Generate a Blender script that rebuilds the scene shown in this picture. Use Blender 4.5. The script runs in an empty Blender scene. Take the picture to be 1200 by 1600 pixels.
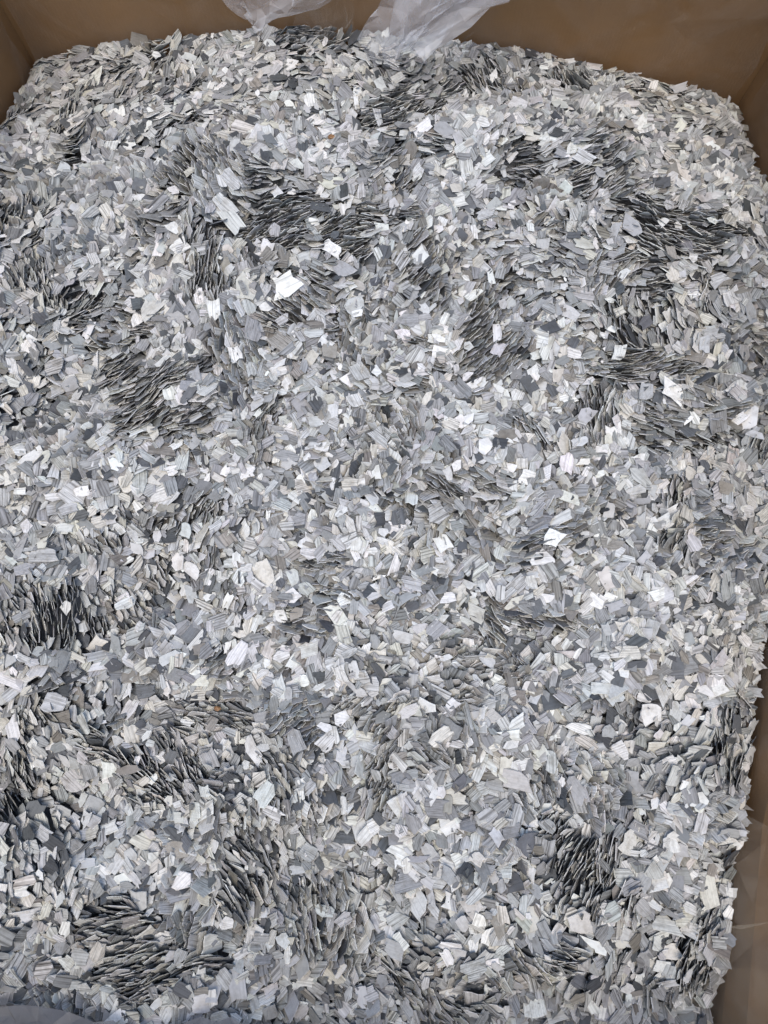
import bpy, bmesh, math
import numpy as np
from mathutils import Vector

R = math.radians
rng = np.random.default_rng(11)
ZP = 0.62                                  # height of the heap's surface above the floor
scene = bpy.context.scene
C = scene.collection

# ------------------------------------------------------------------ camera, sky, sun, exposure
cam_d = bpy.data.cameras.new('camera')
cam = bpy.data.objects.new('camera', cam_d)
C.objects.link(cam)
cam.location = (0, 0, ZP + 0.82)
cam.rotation_euler = (R(90 - 77), 0, 0)
cam_d.sensor_fit = 'VERTICAL'
cam_d.sensor_height = 24
cam_d.lens = 12 / 0.72
cam_d.clip_start = 0.01
cam_d.clip_end = 200
scene.camera = cam

SUN_EL, SUN_AZ = 74, 190                   # azimuth clockwise from +Y: behind the camera
world = bpy.data.worlds.new('World')
scene.world = world
world.use_nodes = True
wn = world.node_tree
sky = wn.nodes.new('ShaderNodeTexSky')
sky.sky_type = 'NISHITA'
sky.sun_disc = False
sky.sun_elevation = R(SUN_EL)
sky.sun_rotation = R(SUN_AZ)
sky.dust_density = 2.0
sky.air_density = 1.0
sky.ozone_density = 1.0
bg = wn.nodes['Background']
bg.inputs['Strength'].default_value = 0.15
wn.links.new(sky.outputs[0], bg.inputs[0])

sun_d = bpy.data.lights.new('sun', 'SUN')
sun_d.energy = 1.1
sun_d.angle = R(45)
sun_d.color = (1.0, 0.935, 0.85)
sun = bpy.data.objects.new('sun', sun_d)
C.objects.link(sun)
az, el = R(SUN_AZ), R(SUN_EL)
sdir = Vector((math.sin(az) * math.cos(el), math.cos(az) * math.cos(el), math.sin(el)))
sun.rotation_euler = sdir.to_track_quat('Z', 'Y').to_euler()

scene.view_settings.view_transform = 'Standard'
scene.view_settings.look = 'None'
scene.view_settings.gamma = 1
scene.view_settings.exposure = 0.76
scene.cycles.max_bounces = 7
scene.cycles.transparent_max_bounces = 16


# ------------------------------------------------------------------ helpers
def nodes_of(name):
    m = bpy.data.materials.new(name)
    m.use_nodes = True
    nt = m.node_tree
    return m, nt, nt.nodes['Principled BSDF'], nt.nodes['Material Output']


def nd(nt, kind, **kw):
    n = nt.nodes.new(kind)
    for k, v in kw.items():
        if hasattr(n, k):
            setattr(n, k, v)
        else:
            n.inputs[k].default_value = v
    return n


def math_n(nt, op, a, b=None, c=None):
    n = nt.nodes.new('ShaderNodeMath')
    n.operation = op
    for i, v in enumerate((a, b, c)):
        if v is None:
            continue
        if isinstance(v, (int, float)):
            n.inputs[i].default_value = v
        else:
            nt.links.new(v, n.inputs[i])
    return n.outputs[0]


def mix_col(nt, blend, f, a, b):
    n = nt.nodes.new('ShaderNodeMix')
    n.data_type = 'RGBA'
    n.blend_type = blend
    for s, v in ((n.inputs[0], f), (n.inputs[6], a), (n.inputs[7], b)):
        if isinstance(v, (int, float, tuple)):
            s.default_value = v
        else:
            nt.links.new(v, s)
    return n.outputs[2]


def ramp(nt, src, stops):
    n = nt.nodes.new('ShaderNodeValToRGB')
    e = n.color_ramp.elements
    while len(e) < len(stops):
        e.new(0.5)
    for q, (p, col) in zip(e, stops):
        q.position = p
        q.color = col if isinstance(col, tuple) else (col, col, col, 1)
    nt.links.new(src, n.inputs[0])
    return n.outputs[0]


def mesh_obj(name, verts, faces, mat, parent=None, smooth=False):
    me = bpy.data.meshes.new(name)
    me.from_pydata([tuple(v) for v in verts], [], faces)
    me.update()
    if smooth:
        me.polygons.foreach_set('use_smooth', [True] * len(me.polygons))
    me.materials.append(mat)
    o = bpy.data.objects.new(name, me)
    C.objects.link(o)
    o.parent = parent
    return o


def tag(o, label=None, category=None, group=None, kind=None):
    for k, v in (('label', label), ('category', category), ('group', group), ('kind', kind)):
        if v:
            o[k] = v


def value_noise(x, y, scale, seed):
    """smooth value noise in 0..1 on arrays of metres"""
    g = np.random.default_rng(seed).random((128, 128))
    u, v = np.asarray(x) / scale + 40.3, np.asarray(y) / scale + 37.7
    i, j = np.floor(u).astype(int), np.floor(v).astype(int)
    fu, fv = u - i, v - j
    fu, fv = fu * fu * (3 - 2 * fu), fv * fv * (3 - 2 * fv)
    i, j, i1, j1 = i % 128, j % 128, (i + 1) % 128, (j + 1) % 128
    return (g[i, j] * (1 - fu) + g[i1, j] * fu) * (1 - fv) + (g[i, j1] * (1 - fu) + g[i1, j1] * fu) * fv


def sstep(a, b, x):
    t = np.clip((x - a) / (b - a), 0, 1)
    return t * t * (3 - 2 * t)


# ------------------------------------------------------------------ plan of the box (inside faces)
def x_right(y):
    return np.interp(y, [-.42, -.345, -.256, -.15, -.084, .04, .19, .35, .60, .86],
                     [.332, .346, .364, .386, .412, .450, .478, .500, .527, .548])


def x_left(y):
    return -.525 - .04 * (.90 - np.asarray(y)) / 1.3


def y_back(x):
    return .900 - .034 * (np.asarray(x) + .525) / 1.07


Y_FRONT = -.375


def lean(y, z):
    """the bowed side leans outwards towards the front corner"""
    return .45 * max(z, 0.0) * float(sstep(.10, -.16, np.asarray(y)))


RIM = .27                                   # rim above the heap's surface


def heap_level(x, y):
    """mean surface of the heap, metres above ZP"""
    inner = .014 + .018 * np.exp(-((x + .02) ** 2 / .10 + (y - .45) ** 2 / .10))
    inner = inner + .036 * (value_noise(x, y, .17, 3) - .5) + .032 * (value_noise(x, y, .075, 4) - .5) + .016 * (value_noise(x, y, .035, 6) - .5)
    inner = inner - .020 * sstep(.08, 0, x_right(y) - x) * sstep(.75, .3, y)
    inner = inner - .03 * sstep(.10, 0, y - Y_FRONT)
    back = np.interp(x, [-.53, -.45, -.368, -.107, .183, .33, .487, .56],
                     [-.068, -.045, -.026, .003, -.021, -.052, -.088, -.118])
    f = sstep(.24, 0, y_back(x) - y)
    side = sstep(.09, 0, x - x_left(y)) * sstep(.5, .85, y) * .02
    side = side + sstep(.10, 0, x_right(y) - x) * sstep(.45, .85, y) * .05
    return inner * (1 - f) + back * f - side * (1 - f)


# ------------------------------------------------------------------ materials
def cardboard_material():
    m, nt, p, out = nodes_of('brown_cardboard')
    co = nd(nt, 'ShaderNodeTexCoord').outputs['Object']
    n1 = nd(nt, 'ShaderNodeTexNoise', Scale=7.0, Detail=5.0)
    nt.links.new(co, n1.inputs['Vector'])
    n2 = nd(nt, 'ShaderNodeTexNoise', Scale=260.0, Detail=3.0)
    nt.links.new(co, n2.inputs['Vector'])
    c1 = ramp(nt, n1.outputs[0], [(.25, (.190, .098, .033, 1)), (.75, (.270, .148, .056, 1))])
    c2 = mix_col(nt, 'MULTIPLY', .12, c1, n2.outputs[0])
    nt.links.new(c2, p.inputs['Base Color'])
    p.inputs['Roughness'].default_value = .8
    w = nd(nt, 'ShaderNodeTexWave', Scale=60.0, Distortion=.6)
    w.bands_direction = 'X'
    nt.links.new(co, w.inputs['Vector'])
    b = nd(nt, 'ShaderNodeBump', Strength=.05, Distance=.001)
    nt.links.new(w.outputs['Fac'], b.inputs['Height'])
    nt.links.new(b.outputs[0], p.inputs['Normal'])
    return m


def film_material(name, haze_lo, haze_hi, tint, gloss=.32):
    """clear polythene gone milky: part see-through, part pale scatter, soft gloss"""
    m, nt, p, out = nodes_of(name)
    co = nd(nt, 'ShaderNodeTexCoord').outputs['Object']
    n1 = nd(nt, 'ShaderNodeTexNoise', Scale=9.0, Detail=6.0, Roughness=.6, Distortion=1.2)
    nt.links.new(co, n1.inputs['Vector'])
    n2 = nd(nt, 'ShaderNodeTexNoise', Scale=45.0, Detail=4.0)
    nt.links.new(co, n2.inputs['Vector'])
    n3 = nd(nt, 'ShaderNodeTexNoise', noise_type='RIDGED_MULTIFRACTAL', Scale=11.0, Detail=3.0, Roughness=.45, Distortion=.8)
    nt.links.new(co, n3.inputs['Vector'])
    crease = nd(nt, 'ShaderNodeMapRange')
    nt.links.new(n3.outputs[0], crease.inputs['Value'])
    for k_, v_ in (('From Min', .95), ('From Max', 1.35), ('To Min', 0.0), ('To Max', 1.0)):
        crease.inputs[k_].default_value = v_
    f = nd(nt, 'ShaderNodeMapRange')
    nt.links.new(n1.outputs[0], f.inputs['Value'])
    f.inputs['From Min'].default_value = .35
    f.inputs['From Max'].default_value = .68
    f.inputs['To Min'].default_value = haze_lo
    f.inputs['To Max'].default_value = haze_hi
    p.inputs['Base Color'].default_value = tint
    p.inputs['Roughness'].default_value = gloss
    p.inputs['Specular IOR Level'].default_value = .35
    bump = nd(nt, 'ShaderNodeBump', Strength=.6, Distance=.005)
    nt.links.new(math_n(nt, 'ADD', n1.outputs[0], math_n(nt, 'ADD', math_n(nt, 'MULTIPLY', n2.outputs[0], .2), math_n(nt, 'MULTIPLY', crease.outputs[0], .55))), bump.inputs['Height'])
    nt.links.new(bump.outputs[0], p.inputs['Normal'])
    tl = nd(nt, 'ShaderNodeBsdfTranslucent', Color=tint)
    body = nd(nt, 'ShaderNodeMixShader', Fac=.35)
    nt.links.new(p.outputs[0], body.inputs[1])
    nt.links.new(tl.outputs[0], body.inputs[2])
    tr = nd(nt, 'ShaderNodeBsdfTransparent')
    mx = nd(nt, 'ShaderNodeMixShader')
    nt.links.new(math_n(nt, 'ADD', f.outputs[0], math_n(nt, 'MULTIPLY', crease.outputs[0], .10)), mx.inputs[0])
    nt.links.new(tr.outputs[0], mx.inputs[1])
    nt.links.new(body.outputs[0], mx.inputs[2])
    nt.links.new(mx.outputs[0], out.inputs['Surface'])
    return m


def flake_material():
    m, nt, p, out = nodes_of('banded_stone')
    tone = nd(nt, 'ShaderNodeAttribute', attribute_name='tone')
    grain = nd(nt, 'ShaderNodeAttribute', attribute_name='grain')

    def noise(sx, sy, detail, rough=.55):
        mp = nd(nt, 'ShaderNodeVectorMath', operation='MULTIPLY')
        nt.links.new(grain.outputs['Vector'], mp.inputs[0])
        mp.inputs[1].default_value = (sx, sy, 1)
        n = nd(nt, 'ShaderNodeTexNoise', Scale=1.0, Detail=detail, Roughness=rough)
        nt.links.new(mp.outputs[0], n.inputs['Vector'])
        return n.outputs[0]

    band = noise(16, 520, 3.0, .65)
    fine = noise(50, 1300, 2.0)
    mott = noise(260, 260, 3.0)
    s1 = ramp(nt, band, [(.36, (.22, .21, .20, 1)), (.45, (.74, .735, .725, 1)), (.56, (1.12, 1.12, 1.12, 1))])
    c = mix_col(nt, 'MULTIPLY', tone.outputs['Alpha'], tone.outputs['Color'], s1)
    s2 = ramp(nt, fine, [(.32, .42), (.50, 1.0), (.8, 1.1)])
    c = mix_col(nt, 'MULTIPLY', math_n(nt, 'MULTIPLY', tone.outputs['Alpha'], .8), c, s2)
    s3 = ramp(nt, mott, [(.28, .72), (.5, 1.0), (.8, 1.06)])
    c = mix_col(nt, 'MULTIPLY', .6, c, s3)
    stain = noise(75, 75, 4.0, .6)
    s4 = ramp(nt, stain, [(.30, (.66, .63, .59, 1)), (.50, (1, 1, 1, 1)), (.72, (1.08, 1.08, 1.09, 1))])
    c = mix_col(nt, 'MULTIPLY', .75, c, s4)
    nt.links.new(c, p.inputs['Base Color'])
    p.inputs['Roughness'].default_value = .6
    p.inputs['Specular IOR Level'].default_value = .35
    h = math_n(nt, 'ADD', math_n(nt, 'MULTIPLY', band, 1.0), math_n(nt, 'MULTIPLY', mott, .6))
    b = nd(nt, 'ShaderNodeBump', Strength=.45, Distance=.0012)
    nt.links.new(h, b.inputs['Height'])
    nt.links.new(b.outputs[0], p.inputs['Normal'])
    return m


M_CARD = cardboard_material()
M_LINER = film_material('liner_film', .02, .20, (.50, .45, .38, 1), .36)
M_FLAP = film_material('milky_film', .20, .46, (.80, .80, .80, 1))
M_FRONT = film_material('bunched_film', .70, .92, (.24, .24, .245, 1), .4)
M_SIDE = film_material('side_film', .08, .24, (.60, .52, .40, 1), .36)
M_STONE = flake_material()

m, nt, p, out = nodes_of('grey_concrete')
n1 = nd(nt, 'ShaderNodeTexNoise', Scale=4.0, Detail=8.0)
nt.links.new(nd(nt, 'ShaderNodeTexCoord').outputs['Object'], n1.inputs['Vector'])
nt.links.new(ramp(nt, n1.outputs[0], [(.3, .20), (.7, .32)]), p.inputs['Base Color'])
p.inputs['Roughness'].default_value = .85
M_FLOOR = m

# ------------------------------------------------------------------ floor
fl = mesh_obj('floor', [(-8, -8, 0), (8, -8, 0), (8, 8, 0), (-8, 8, 0)], [(0, 1, 2, 3)], M_FLOOR)
tag(fl, kind='structure')

# ------------------------------------------------------------------ cardboard box
TH = .012


def wall_panel(name, pts, parent, z0=.012, z1=ZP + RIM, nz=24, out=None):
    """a board standing on the plan line pts, thickened outwards (to the line's right)"""
    pts = [Vector((a, b)) for a, b in pts]
    nrm = []
    for i in range(len(pts)):
        t = (pts[min(i + 1, len(pts) - 1)] - pts[max(i - 1, 0)]).normalized()
        nrm.append(Vector((t.y, -t.x)))
    verts, faces = [], []
    n = len(pts)
    for k in range(nz + 1):
        z = z0 + (z1 - z0) * k / nz
        for q in (0, 1):
            for a, b in zip(pts, nrm):
                w = a + b * (TH * q)
                verts.append((w.x + (out(w.y, z - ZP) if out else 0), w.y, z))
    for k in range(nz):
        o0, o1 = k * 2 * n, (k + 1) * 2 * n
        for i in range(n - 1):
            faces.append((o0 + i + 1, o0 + i, o1 + i, o1 + i + 1))
            faces.append((o0 + n + i, o0 + n + i + 1, o1 + n + i + 1, o1 + n + i))
        faces.append((o0, o0 + n, o1 + n, o1))
        faces.append((o0 + 2 * n - 1, o0 + n - 1, o1 + n - 1, o1 + 2 * n - 1))
    t0 = nz * 2 * n
    for i in range(n - 1):
        faces.append((t0 + i, t0 + n + i, t0 + n + i + 1, t0 + i + 1))
        faces.append((i + 1, n + i + 1, n + i, i))
    return mesh_obj(name, verts, faces, M_CARD, parent, smooth=False)


box = bpy.data.objects.new('cardboard_box', None)
C.objects.link(box)
tag(box, 'large brown corrugated cardboard box holding the heap of grey flakes', 'box')
G = .008                                     # the film's room in front of the board
ysr = np.linspace(Y_FRONT - .035, float(y_back(.556)) + G, 26)
wall_panel('side_panel', [(float(x_right(y)) + G, y) for y in ysr], box, out=lean)['label'] = 'brown side board bowed inwards near the front corner'
xb = np.linspace(.556 + TH, -.533 - TH, 14)
wall_panel('back_panel', [(x, float(y_back(x)) + G + .001) for x in xb], box)
ysl = np.linspace(float(y_back(-.53)) + G, Y_FRONT - .035, 14)
wall_panel('side_panel', [(float(x_left(y)) - G, y) for y in ysl], box)
xf = np.linspace(float(x_left(Y_FRONT)) - .03, float(x_right(Y_FRONT)) + .02, 10)
wall_panel('front_panel', [(x, Y_FRONT - .037) for x in xf], box)
bp = [(-.60, -.43), (.58, -.43), (.58, .93), (-.60, .93)]
mesh_obj('base_panel', [(x, y, z) for z in (.0005, .0115) for x, y in bp],
         [(3, 2, 1, 0), (4, 5, 6, 7), (0, 1, 5, 4), (1, 2, 6, 5), (2, 3, 7, 6), (3, 0, 4, 7)], M_CARD, box)

# ------------------------------------------------------------------ the flakes: dropped one by one on a height map
# places where the flakes stand on edge: centre x, y, radii, direction of their edges in plan (degrees)
ON_EDGE = [
    (-0.275, 0.326, 0.086, 0.058, 25), (-0.357, 0.277, 0.039, 0.049, 50), (-0.205, 0.492, 0.037, 0.047, -75), (-0.083, 0.561, 0.092, 0.033, 14),
    (-0.228, 0.623, 0.051, 0.044, -60), (0.017, 0.743, 0.078, 0.037, 35), (0.087, 0.758, 0.044, 0.027, 42), (0.391, 0.556, 0.091, 0.035, -15),
    (0.288, 0.633, 0.047, 0.044, 50), (0.128, 0.407, 0.048, 0.05, 55), (-0.02, 0.42, 0.024, 0.055, 70), (0.045, 0.496, 0.025, 0.043, 65),
    (0.282, 0.483, 0.026, 0.027, 82), (0.031, 0.277, 0.035, 0.033, -50), (0.25, 0.31, 0.03, 0.037, 72), (0.364, 0.277, 0.05, 0.033, -20),
    (0.374, 0.143, 0.064, 0.039, 30), (0.202, 0.143, 0.045, 0.024, 20), (-0.375, 0.084, 0.044, 0.043, -60), (-0.279, 0.076, 0.033, 0.027, -45),
    (-0.074, 0.084, 0.04, 0.025, -20), (0.139, 0.062, 0.022, 0.027, -60), (-0.213, -0.044, 0.053, 0.031, -20), (-0.093, -0.034, 0.046, 0.03, 25),
    (-0.011, -0.044, 0.018, 0.026, 62), (-0.247, -0.111, 0.042, 0.04, -40), (-0.398, -0.104, 0.024, 0.062, -60), (-0.104, -0.111, 0.031, 0.055, -65),
    (0.201, -0.124, 0.049, 0.04, -75), (-0.302, -0.081, 0.032, 0.022, -25), (-0.209, -0.219, 0.019, 0.039, 88), (-0.067, -0.225, 0.04, 0.042, -65),
    (-0.043, -0.28, 0.021, 0.045, 82), (-0.149, -0.207, 0.027, 0.039, -50), (-0.265, -0.274, 0.056, 0.028, 15), (-0.205, -0.286, 0.028, 0.029, 30),
    (0.204, -0.194, 0.027, 0.046, 75), (0.247, -0.207, 0.02, 0.039, 82), (0.348, -0.244, 0.02, 0.035, 75), (0.052, -0.324, 0.029, 0.027, -50),
    (-0.424, 0.633, 0.064, 0.028, 12), (-0.315, 0.647, 0.051, 0.027, 18), (0.449, 0.377, 0.028, 0.058, 75), (0.325, 0.369, 0.052, 0.027, 20),
    (0.145, 0.794, 0.035, 0.032, -55), (0.271, 0.831, 0.04, 0.033, -60), (-0.107, 0.867, 0.049, 0.019, 10), (-0.174, 0.36, 0.025, 0.062, 80),
    (-0.14, 0.277, 0.023, 0.041, 80), (-0.397, 0.538, 0.021, 0.035, 60), (0.191, 0.221, 0.031, 0.024, 40), (0.0, -0.098, 0.021, 0.029, 70),
    (0.07, -0.084, 0.025, 0.018, -30), (0.386, -0.084, 0.021, 0.044, 75), (-0.331, 0.166, 0.045, 0.028, -40), (-0.204, 0.174, 0.026, 0.032, 75),
    (0.331, 0.166, 0.03, 0.032, 60), (-0.307, -0.321, 0.039, 0.021, -60), (0.159, -0.28, 0.026, 0.024, -40), (-0.443, 0.501, 0.033, 0.034, -50),
]
CELL = .00125
X0, X1, Y0, Y1 = -.57, .555, Y_FRONT, .90
NX, NY = int((X1 - X0) / CELL) + 1, int((Y1 - Y0) / CELL) + 1
gx_, gy_ = np.meshgrid(X0 + np.arange(NX) * CELL, Y0 + np.arange(NY) * CELL, indexing='ij')
T = heap_level(gx_, gy_)
DEEP = .028
SOFT = .44
H = T - DEEP
INSIDE = (gx_ > x_left(gy_)) & (gx_ < x_right(gy_)) & (gy_ < y_back(gx_))
ID = np.full((NX, NY), -1, np.int32)

# slope field: gentle shingling everywhere, steep in the on-edge places
amp = .15 + 1.7 * value_noise(gx_, gy_, .05, 21) ** 1.9
ang = 2 * np.pi * 1.6 * value_noise(gx_, gy_, .11, 22)
FX, FY = amp * np.cos(ang), amp * np.sin(ang)
W = np.zeros((NX, NY))
warpx = .050 * (value_noise(gx_, gy_, .040, 31) - .5) + .020 * (value_noise(gx_, gy_, .016, 34) - .5)
warpy = .050 * (value_noise(gx_, gy_, .040, 32) - .5) + .020 * (value_noise(gx_, gy_, .016, 35) - .5)
broken = sstep(.17, .38, value_noise(gx_, gy_, .026, 36))
prng = np.random.default_rng(5)
patches = [(x, y, rx * 1.06, ry * 1.06, a, 1.0, 0.0) for x, y, rx, ry, a in ON_EDGE]
for q in range(120):                         # smaller streams in between, drawn out along their edges
    py = prng.uniform(.25, .86) if q % 2 else prng.uniform(-.36, .6)
    a = prng.uniform(-90, 90) if q % 3 else prng.normal(25, 20)
    patches.insert(0, (prng.uniform(-.52, .52), py, prng.uniform(.016, .042), prng.uniform(.009, .017), a, prng.uniform(.65, .95), R(a)))
for (px, py, rx, ry, a, s, tn) in patches:
    big = max(rx, ry)
    i0, i1 = int((px - 1.5 * big - .03 - X0) / CELL), int((px + 1.5 * big + .03 - X0) / CELL)
    j0, j1 = int((py - 1.5 * big - .03 - Y0) / CELL), int((py + 1.5 * big + .03 - Y0) / CELL)
    i0, i1, j0, j1 = max(i0, 0), min(i1, NX), max(j0, 0), min(j1, NY)
    if i1 <= i0 or j1 <= j0:
        continue
    sl = (slice(i0, i1), slice(j0, j1))
    dx, dy = gx_[sl] + warpx[sl] - px, gy_[sl] + warpy[sl] - py
    dx, dy = dx * math.cos(tn) + dy * math.sin(tn), dy * math.cos(tn) - dx * math.sin(tn)
    r = np.sqrt((dx / rx) ** 2 + (dy / ry) ** 2)
    w = sstep(1.4, .65, r) * s * broken[sl]
    al = R(a) + .45 * (value_noise(gx_[sl], gy_[sl], .05, 33) - .5) * 2 + dx / rx * prng.uniform(-.25, .25)
    sg = -1 if -px * math.sin(R(a)) + py * math.cos(R(a)) > 0 else 1      # most dip away from the middle of the box
    if prng.random() < .25:
        sg = -sg
    st = prng.uniform(1.5, 2.6)
    W[sl] = np.maximum(W[sl], w)
    FX[sl] = FX[sl] * (1 - w) + w * sg * st * -np.sin(al)
    FY[sl] = FY[sl] * (1 - w) + w * sg * st * np.cos(al)

NMAX = 104000
STREWN = 1000                                # the last few lie loose on top, on the standing ones too
rec = np.zeros((NMAX, 12))                   # x y z gx gy spin length width thick layer
LN = np.clip(rng.lognormal(math.log(.0171), .25, NMAX), .008, .029)
LN = np.where(rng.random(NMAX) < .14, rng.uniform(.004, .010, NMAX), LN)
ASP = np.clip(rng.normal(.66, .17, NMAX), .32, 1.0)
THK = rng.uniform(.0003, .0008, NMAX)
SPIN = rng.uniform(0, 2 * np.pi, NMAX)
CX = rng.random((NMAX, 4))
CY = rng.random((NMAX, 4))
JIT = rng.normal(0, 1, (NMAX, 4))
count = 0
low = None
for k in range(NMAX):
    L, Wd = LN[k], LN[k] * ASP[k]
    half = L * .5
    best = None
    if k % 1000 == 0 and k < 45000:          # hollows left among the flakes on edge
        low = np.argwhere(INSIDE & (W > .3) & (H < T - .006))
        if len(low) < 4000:
            low = None
    if k == 45000:
        low = None
    if low is not None:
        i, j = low[int(CX[k, 3] * len(low))]
        best = (0, X0 + i * CELL, Y0 + j * CELL, i, j)
        if H[i, j] > T[i, j] - .004:
            continue
    for c in range(3 if low is None else 0):                       # of three spots take the lowest
        y = Y0 + .006 + CY[k, c] * (Y1 - Y0 - .012)
        xl, xr = float(x_left(y)), float(x_right(y))
        x = xl + .004 + CX[k, c] * (xr - xl - .008)
        if y > y_back(x) - .004:
            continue
        i, j = int((x - X0) / CELL), int((y - Y0) / CELL)
        d = H[i, j] - T[i, j]
        if best is None or d < best[0]:
            best = (d, x, y, i, j)
    if best is None:
        continue
    d, x, y, i, j = best
    loose = k > NMAX - STREWN
    w = 0.0 if loose or JIT[k, 2] > 1.2 else W[i, j]
    a0 = SPIN[k]
    ca, sa = math.cos(a0), math.sin(a0)
    # gentle settling on what lies below
    q = max(3, int(half * .8 / CELL))
    a_i, b_i, a_j, b_j = max(i - q, 0), min(i + q + 1, NX), max(j - q, 0), min(j + q + 1, NY)
    sub = H[a_i:b_i, a_j:b_j]
    hi, hj = sub.shape[0] // 2, sub.shape[1] // 2
    if hi > 0 and hj > 0:
        fx = (sub[-hi:].mean() - sub[:hi].mean()) / ((sub.shape[0] - hi) * CELL)
        fy = (sub[:, -hj:].mean() - sub[:, :hj].mean()) / ((sub.shape[1] - hj) * CELL)
    else:
        fx = fy = 0.0
    m_ = math.hypot(fx, fy)
    if m_ > .6:
        fx, fy = fx * .6 / m_, fy * .6 / m_
    tx, ty = (0.0, 0.0) if loose else (FX[i, j], FY[i, j])
    if w > .2:
        tm = math.hypot(tx, ty) * math.exp(.22 * JIT[k, 0])
        ta = math.atan2(ty, tx) + .21 * JIT[k, 1]
        gx, gy = tm * math.cos(ta), tm * math.sin(ta)
    else:
        gx = .6 * fx + .6 * tx + .15 * JIT[k, 0]
        gy = .6 * fy + .6 * ty + .15 * JIT[k, 1]
    # keep the body inside the walls
    inv = 1 / math.sqrt(1 + gx * gx + gy * gy)
    ext = half * .75 * (inv if w > .3 else 1)
    x = min(max(x, float(x_left(y)) + ext), float(x_right(y)) - ext)
    y = min(max(y, Y0 + ext), float(y_back(x)) - ext)
    # frame of the plate
    nrm = (-gx * inv, -gy * inv, inv)
    e1 = (ca, sa, gx * ca + gy * sa)
    l1 = math.sqrt(1 + e1[2] * e1[2])
    e1 = (e1[0] / l1, e1[1] / l1, e1[2] / l1)
    e2 = (nrm[1] * e1[2] - nrm[2] * e1[1], nrm[2] * e1[0] - nrm[0] * e1[2], nrm[0] * e1[1] - nrm[1] * e1[0])
    bx = .5 * (abs(e1[0]) * L + abs(e2[0]) * Wd)
    by = .5 * (abs(e1[1]) * L + abs(e2[1]) * Wd)
    i0, i1 = int((x - bx - X0) / CELL), int((x + bx - X0) / CELL) + 2
    j0, j1 = int((y - by - Y0) / CELL), int((y + by - Y0) / CELL) + 2
    i0, i1, j0, j1 = max(i0, 0), min(i1, NX), max(j0, 0), min(j1, NY)
    DX = (X0 + np.arange(i0, i1) * CELL - x)[:, None]
    DY = (Y0 + np.arange(j0, j1) * CELL - y)[None, :]
    P = gx * DX + gy * DY
    u = DX * e1[0] + DY * e1[1] + P * e1[2]
    v = DX * e2[0] + DY * e2[1] + P * e2[2]
    ins = (np.abs(u) < .46 * L) & (np.abs(v) < .46 * Wd)
    if not ins.any():
        continue
    sub = H[i0:i1, j0:j1]
    rest = np.where(ins, sub - P, -9.0)
    z = rest.max()
    z -= (SOFT + .36 * w) * (z - (sub - P)[ins].mean())  # thin plates slip between one another
    if z > T[i, j] + .004 and not loose:                   # would stand proud of the heap
        continue
    t = THK[k]
    top = np.where(ins, P + z + t / inv, -9.0)
    sel = top > sub
    sub[sel] = top[sel]
    ID[i0:i1, j0:j1][sel] = count
    rec[count, :9] = (x, y, z + .5 * t / inv, gx, gy, a0, L, Wd, t)
    rec[count, 9] = w
    count += 1
rec = rec[:count]
print('flakes', count, k, 'level', float((H - T).mean()), np.percentile(H - T, [1, 5, 25, 50, 75, 99]), float(((ID < 0) & INSIDE).mean()))

# drop those buried deep
seen_cells = np.bincount(ID[ID >= 0].ravel(), minlength=count)
ii = np.clip(((rec[:, 0] - X0) / CELL).astype(int), 0, NX - 1)
jj = np.clip(((rec[:, 1] - Y0) / CELL).astype(int), 0, NY - 1)
depth = H[ii, jj] - rec[:, 2]
keep = (seen_cells > 0) | (depth < .012)
rec, seen_cells = rec[keep], seen_cells[keep]
N = len(rec)
print('kept', N)

# outlines: straight along the bedding, broken at the ends; ten corners each
NV = 10
u0 = np.array([.5, .5, .5, .5, .0, -.5, -.5, -.5, -.5, .0])
v0 = np.array([-.5, -.17, .17, .5, .5, .5, .17, -.17, -.5, -.5])
U = np.tile(u0, (N, 1))
V = np.tile(v0, (N, 1))
endm = (np.abs(u0) > .4)
shear = rng.normal(0, .21, (N, 2))
U += np.where(u0 > .4, shear[:, :1] * V, 0) + np.where(u0 < -.4, shear[:, 1:] * V, 0)
U += np.where(endm, rng.uniform(-.17, .05, (N, NV)), rng.uniform(-.22, .22, (N, NV)))
V += np.where(endm, rng.normal(0, .035, (N, NV)), rng.normal(0, .05, (N, NV)))
corner = np.isin(np.arange(NV), [0, 3, 5, 8])
cut = corner & (rng.random((N, NV)) < .30)
V = np.where(cut, V * rng.uniform(.35, .8, (N, NV)), V)
th5 = (np.arange(5) + rng.uniform(-.30, .30, (N, 5))) / 5 * 2 * np.pi
r5 = rng.uniform(.43, .60, (N, 5))
U5, V5 = r5 * np.cos(th5), r5 * np.sin(th5)
mixf = rng.uniform(.3, .7, (N, 5))
Um = U5 * (1 - mixf) + np.roll(U5, -1, 1) * mixf
Vm = V5 * (1 - mixf) + np.roll(V5, -1, 1) * mixf
push = rng.normal(1.0, .07, (N, 5))
UI, VI = np.zeros((N, NV)), np.zeros((N, NV))
UI[:, ::2], UI[:, 1::2] = U5, Um * push
VI[:, ::2], VI[:, 1::2] = V5, Vm * push
irr = (rng.random(N) < .34)[:, None]
U = np.where(irr, UI, U) * rec[:, 6:7]
V = np.where(irr, VI, V) * rec[:, 7:8]
bend = rng.normal(0, 2.2, (N, 1)) * (1 + 1.2 * (rng.random((N, 1)) < .12))
twist = rng.normal(0, 1.6, (N, 1))
Wz = bend * U * U + twist * U * V
Wz -= Wz.mean(1, keepdims=True)

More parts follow.
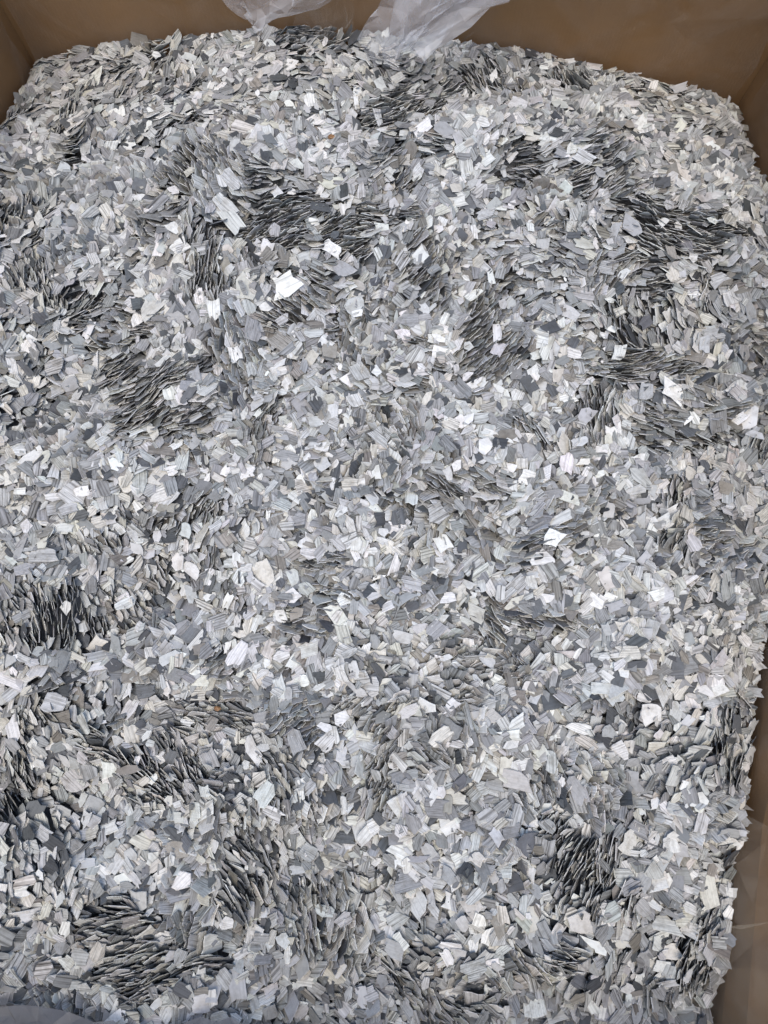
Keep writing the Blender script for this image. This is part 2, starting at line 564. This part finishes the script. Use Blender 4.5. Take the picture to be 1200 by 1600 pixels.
g1, g2 = rec[:, 3], rec[:, 4]
inv = 1 / np.sqrt(1 + g1 ** 2 + g2 ** 2)
n_ = np.stack([-g1 * inv, -g2 * inv, inv], 1)
ca, sa = np.cos(rec[:, 5]), np.sin(rec[:, 5])
e1 = np.stack([ca, sa, g1 * ca + g2 * sa], 1)
e1 /= np.linalg.norm(e1, axis=1, keepdims=True)
e2 = np.cross(n_, e1)
ctr = rec[:, :3] + np.array([0, 0, ZP])
mid = U[..., None] * e1[:, None] + V[..., None] * e2[:, None] + Wz[..., None] * n_[:, None]
off = .5 * rec[:, 8][:, None, None] * n_[:, None]
shrink = rng.uniform(.93, 1.0, (N, 1, 1))
LOC = np.concatenate([mid * shrink + off, mid - off], 1)            # N, 20, 3 about the centre

# tones: six kinds of stone
KINDS = ['white', 'pale grey', 'mid grey', 'dark slate', 'cream', 'brownish grey']
kind = rng.choice(6, N, p=[.16, .34, .27, .08, .10, .05])
lo = np.array([.60, .40, .22, .07, .50, .19])
hi = np.array([.78, .58, .38, .16, .64, .32])
val = lo[kind] + rng.random(N) * (hi - lo)[kind]
tint = np.array([[1, .99, .97], [1, 1, 1.0], [.99, 1, 1.02], [.93, .98, 1.06], [1.02, .98, .90], [1.05, .98, .89]])[kind]
tint = tint * np.array([1.005, 1.01, .962]) * (1 + rng.normal(0, .012, (N, 3)))
stripe = np.where(rng.random(N) < .76, rng.uniform(.5, 1.0, N), rng.uniform(0, .22, N))
stripe = np.where(kind == 0, stripe * .6, stripe)
stripe = np.where(kind == 3, stripe * .6, stripe)
TONE = np.concatenate([val[:, None] * tint, stripe[:, None]], 1)
SEED = rng.uniform(0, 900, N)
fq = np.exp(rng.normal(0, .38, (N, 1)))
UG, VG = U * fq, V * fq + .18 * bend * .01 * U
GRAIN = np.stack([np.concatenate([UG, UG], 1), np.concatenate([VG, VG], 1) + rng.uniform(0, 1, (N, 1)), np.tile(SEED[:, None], (1, 2 * NV))], 2)

_l = [list(range(NV)), list(range(2 * NV - 1, NV - 1, -1))] + \
     [[i, NV + i, NV + (i + 1) % NV, (i + 1) % NV] for i in range(NV)]
LOOPS = np.array([i for f in _l for i in f])
FSTART = np.cumsum([0] + [len(f) for f in _l])[:-1]
FLEN = np.array([len(f) for f in _l])


def flakes_mesh(name, idx, centred):
    n = len(idx)
    me = bpy.data.meshes.new(name)
    co = LOC[idx] + (0 if centred else ctr[idx][:, None])
    me.vertices.add(n * 2 * NV)
    me.vertices.foreach_set('co', co.astype(np.float32).ravel())
    me.loops.add(n * len(LOOPS))
    me.loops.foreach_set('vertex_index', (LOOPS[None] + np.arange(n)[:, None] * 2 * NV).astype(np.int32).ravel())
    me.polygons.add(n * len(FLEN))
    me.polygons.foreach_set('loop_start', (FSTART[None] + np.arange(n)[:, None] * len(LOOPS)).astype(np.int32).ravel())
    me.polygons.foreach_set('loop_total', np.tile(FLEN, n).astype(np.int32))
    me.update(calc_edges=True)
    at = me.attributes.new('tone', 'FLOAT_COLOR', 'POINT')
    at.data.foreach_set('color', np.repeat(TONE[idx], 2 * NV, 0).astype(np.float32).ravel())
    at = me.attributes.new('grain', 'FLOAT_VECTOR', 'POINT')
    at.data.foreach_set('vector', GRAIN[idx].astype(np.float32).ravel())
    me.polygons.foreach_set('use_smooth', np.zeros(n * len(FLEN), bool))
    me.materials.append(M_STONE)
    return me


# which 300 show largest from where one stands over the box
dist = np.linalg.norm(ctr - np.array([0, 0, ZP + .82]), axis=1)
fr = (np.abs(rec[:, 0]) < .535 * (.80 + .0 * dist)) & (rec[:, 1] > -.30) & (rec[:, 1] < .82)
px_u = rec[:, 0] / np.maximum(.82 * .974 + rec[:, 1] * .225 - rec[:, 2] * .974, .1)
fr &= np.abs(px_u) < .51
size = seen_cells * CELL ** 2 / dist ** 2 * fr
order = np.argsort(-size)
single = order[:300]
rest_i = np.setdiff1d(np.arange(N), single)

bed_me = flakes_mesh('stone_flakes', rest_i, False)
stuff = bpy.data.objects.new('stone_flakes', bed_me)
C.objects.link(stuff)
tag(stuff, 'deep heap of thin grey banded stone flakes filling the box', 'stone flakes', kind='stuff')

# what the loose layer lies on: the heap below, down to the box's base
bm_v, bm_f = [], []
cols, rows = 40, 46
for b in range(rows + 1):
    yy = Y_FRONT + (0.895 - Y_FRONT) * b / rows
    for a in range(cols + 1):
        xl, xr = float(x_left(yy)), float(x_right(min(yy, .86)))
        xx = xl + (xr - xl) * a / cols
        y2 = min(yy, float(y_back(xx)))
        bm_v.append((xx, y2, ZP + float(heap_level(np.array(xx), np.array(y2))) - DEEP - .002))
for b in range(rows):
    for a in range(cols):
        o = b * (cols + 1) + a
        bm_f.append((o, o + 1, o + cols + 2, o + cols + 1))
ring = [a for a in range(cols + 1)] + [b * (cols + 1) + cols for b in range(1, rows + 1)] + \
       [rows * (cols + 1) + a for a in range(cols - 1, -1, -1)] + [b * (cols + 1) for b in range(rows - 1, 0, -1)]
base0 = len(bm_v)
for i in ring:
    bm_v.append((bm_v[i][0], bm_v[i][1], .014))
for k in range(len(ring)):
    k2 = (k + 1) % len(ring)
    bm_f.append((ring[k2], ring[k], base0 + k, base0 + k2))
m, nt, p, out = nodes_of('packed_stone')
n1 = nd(nt, 'ShaderNodeTexVoronoi', Scale=60.0)
nt.links.new(nd(nt, 'ShaderNodeTexCoord').outputs['Object'], n1.inputs['Vector'])
nt.links.new(ramp(nt, n1.outputs['Distance'], [(.1, .30), (.8, .12)]), p.inputs['Base Color'])
p.inputs['Roughness'].default_value = .8
bed = mesh_obj('packed_flakes', bm_v, bm_f, m, stuff)
bed['kind'] = 'stuff'

# ------------------------------------------------------------------ the 300 single flakes and their labels
area = rec[:, 6] * rec[:, 7]
rank = np.argsort(np.argsort(-area[single])) / 300.0
ROWS = [(.70, 'below the back wall'), (.52, 'in the back third'), (.34, 'behind the middle'), (.14, 'at mid heap'),
        (-.06, 'before the middle'), (-.20, 'in the front third'), (-9, 'by the front film')]
COLS = [(-.27, 'far left'), (-.09, 'left of centre'), (.09, 'in the centre'), (.25, 'right of centre'), (9, 'far right')]


def describe(s, r):
    sz = 'large' if r < .2 else 'middling' if r < .65 else 'small'
    st = 'bold-banded' if stripe[s] > .6 else 'faint-banded' if stripe[s] > .25 else 'plain'
    asp = rec[s, 7] / rec[s, 6]
    sh = 'squarish' if asp > .78 else 'oblong' if asp > .55 else 'narrow'
    x, y = rec[s, 0], rec[s, 1]
    row = next(t for lim, t in ROWS if y > lim)
    col = next(t for lim, t in COLS if x < lim)
    return f'{sz} {sh} {st} {KINDS[kind[s]]} flake', row, col


lab = [describe(s, r) for s, r in zip(single, rank)]
by = {}
for n, l in enumerate(lab):
    by.setdefault(l, []).append(n)
ORD = ['', 'second ', 'third ', 'fourth ', 'fifth ', 'sixth ', 'seventh ', 'eighth ']
final = [''] * 300
for l, mem in by.items():
    mem.sort(key=lambda n: -rec[single[n], 1])
    for q, n in enumerate(mem):
        a, row, col = l
        final[n] = f'{a} {row}, {col}' if len(mem) == 1 else \
            f'{a} {row}, {col}, {ORD[q]}farthest back' if q < 8 else f'{a} {row}, {col}'
for n, s in enumerate(single):
    o = bpy.data.objects.new('stone_flake', flakes_mesh('stone_flake', np.array([s]), True))
    o.location = ctr[s]
    C.objects.link(o)
    tag(o, final[n], 'stone flake', 'loose flakes on top of the heap')

# ------------------------------------------------------------------ two rust-coloured grains among the flakes
m, nt, p, out = nodes_of('rusty_stone')
n1 = nd(nt, 'ShaderNodeTexNoise', Scale=400.0, Detail=3.0)
nt.links.new(nd(nt, 'ShaderNodeTexCoord').outputs['Object'], n1.inputs['Vector'])
nt.links.new(ramp(nt, n1.outputs[0], [(.35, (.14, .070, .030, 1)), (.65, (.33, .18, .075, 1))]), p.inputs['Base Color'])
p.inputs['Roughness'].default_value = .55
for gx0, gy0, rad, txt in ((-.185, -.035, .0030, 'rust orange grain lodged among dark flakes on edge'),
                           (-.069, .690, .0036, 'amber brown grain on the pale flakes below the hanging film')):
    bm = bmesh.new()
    bmesh.ops.create_icosphere(bm, subdivisions=2, radius=rad)
    for v_ in bm.verts:
        v_.co = Vector((v_.co.x * 1.25, v_.co.y * .95, v_.co.z * .7)) * rng.uniform(.82, 1.14)
    me = bpy.data.meshes.new('rust_grain')
    bm.to_mesh(me)
    bm.free()
    me.materials.append(m)
    o = bpy.data.objects.new('rust_grain', me)
    i, j = int((gx0 - X0) / CELL), int((gy0 - Y0) / CELL)
    o.location = (gx0, gy0, ZP + float(H[i - 2:i + 3, j - 2:j + 3].max()) - .0004)
    C.objects.link(o)
    tag(o, txt, 'stone grain', 'rusty grains')

# ------------------------------------------------------------------ polythene liner
liner = bpy.data.objects.new('plastic_liner', None)
C.objects.link(liner)
tag(liner, 'wrinkled clear polythene liner draped inside the cardboard box', 'liner')


def sheet(name, fn, nu, nv, mat, parent, crumple=0.0):
    """film: crumple > 0 gives it the creased facets of stiff polythene"""
    verts = []
    for b in range(nv + 1):
        for a in range(nu + 1):
            inside = crumple and 0 < a < nu and 0 < b < nv
            ju, jv = (rng.uniform(-.42, .42, 2) if inside else (0, 0))
            q = Vector(fn((a + ju) / nu, (b + jv) / nv))
            if crumple:
                q += Vector(rng.normal(0, crumple, 3))
            verts.append(q)
    faces = [(b * (nu + 1) + a, b * (nu + 1) + a + 1, (b + 1) * (nu + 1) + a + 1, (b + 1) * (nu + 1) + a)
             for b in range(nv) for a in range(nu)]
    if crumple:
        faces = [t for f in faces for t in ((f[:3], (f[0], f[2], f[3])) if rng.random() < .5 else ((f[0], f[1], f[3]), f[1:]))]
    return mesh_obj(name, verts, faces, mat, parent, smooth=not crumple)


def wr(a, b, seed, s):
    return float(value_noise(np.array(a), np.array(b), s, seed)) - .5


def back_film(u, v):
    x = -.52 + u * 1.06
    z = -.16 + v * (.16 + RIM - .004)
    return (x, float(y_back(x)) - .002 + .004 * wr(x + z, z * .5 - x * .3, 51, .07) + .003 * wr(x - .6 * z, z, 52, .03), ZP + z)


def left_film(u, v):
    y = -.36 + u * 1.24
    z = -.12 + v * (.12 + RIM - .004)
    return (float(x_left(y)) - .001 + .006 * wr(y + z, z - .4 * y, 53, .06), y, ZP + z)


def right_film(u, v):
    y = -.36 + u * 1.20
    z = -.16 + v * (.16 + RIM - .004)
    return (float(x_right(y)) + lean(y, z) + .001 + .006 * wr(y - z, z + .5 * y, 54, .06), y, ZP + z)


sheet('wall_film', back_film, 26, 11, M_LINER, liner, .0022)
sheet('wall_film', left_film, 30, 10, M_LINER, liner, .0022)
sheet('wall_film', right_film, 34, 11, M_LINER, liner, .0022)


def hanging(name, edges, seed, mat=M_FLAP, n=11):
    """film hanging from the rim: left and right edge polylines from the rim down, (x, y, z) each"""
    le, ri = edges

    def at(poly, t):
        poly = [Vector(q) for q in poly]
        ln = [0]
        for a, b in zip(poly, poly[1:]):
            ln.append(ln[-1] + (b - a).length)
        t *= ln[-1]
        for k in range(len(poly) - 1):
            if t <= ln[k + 1] or k == len(poly) - 2:
                return poly[k].lerp(poly[k + 1], (t - ln[k]) / (ln[k + 1] - ln[k]))

    def fn(u, v):
        q = at(le, v).lerp(at(ri, v), u)
        f = .012 * math.sin(u * 7 + 2.2 * v + seed) * (.35 + .65 * v) + .008 * wr(u * .3 + v * .1, v * .2, seed, .05)
        return (q.x, q.y + f, q.z + ZP)
    return sheet(name, fn, n, n + 5, mat, liner, .0028)


hanging('hanging_flap', ([(-.27, .87, RIM), (-.215, .85, .075), (-.182, .848, .044)],
                         [(.02, .87, RIM), (-.045, .85, .075), (-.165, .846, .041)]), 61)
hanging('hanging_flap', ([(-.06, .865, RIM), (-.101, .862, .09), (-.120, .862, .02)],
                         [(.03, .865, RIM), (-.03, .860, .09), (-.04, .858, .00)]), 62, M_LINER)
hanging('hanging_flap', ([(.06, .86, RIM), (.0, .80, .118), (-.018, .798, .088), (-.037, .79, .058), (-.030, .785, .052)],
                         [(.36, .86, RIM), (.157, .80, .124), (.115, .795, .098), (.072, .79, .070), (.046, .785, .052)]), 63)
hanging('hanging_flap', ([(.09, .85, RIM), (.014, .79, .125), (.004, .785, .095), (-.004, .78, .066), (-.002, .775, .060)],
                         [(.35, .85, RIM), (.150, .79, .130), (.105, .785, .104), (.066, .78, .078), (.050, .775, .062)]), 64)


def side_flap(u, v):                         # loose film folded down over the bowed side
    y = -.38 + u * .235
    z = -.03 + v * (.03 + RIM - .004)
    o = .004 + .012 * u * v + .008 * wr(y * 2 + z, z, 71, .05)
    return (float(x_right(y)) + lean(y, z) - o, y, ZP + z)


sheet('side_flap', side_flap, 10, 9, M_SIDE, liner, .004)


def front_film(u, v):                        # film laid from the front wall on to the heap's edge
    x = -.56 + u * .88
    edge = float(np.interp(x, [-.56, -.388, -.342, -.257, -.228, -.18, -.148, -.122, .0, .2, .232, .276, .32],
                           [-.305, -.314, -.320, -.335, -.345, -.324, -.328, -.345, -.365, -.365, -.345, -.352, -.362]))
    y = -.40 + (edge + .002 + .40) * v
    lie = max(float(heap_level(np.array(x + q), np.array(max(y, -.37)))) for q in (-.02, 0, .02))
    z = .08 * (1 - v) ** 1.5 + lie + .020 + .010 * wr(x, v * .1, 81, .05)
    return (x, y, ZP + z)


sheet('front_film', front_film, 60, 8, M_FRONT, liner, .0016)
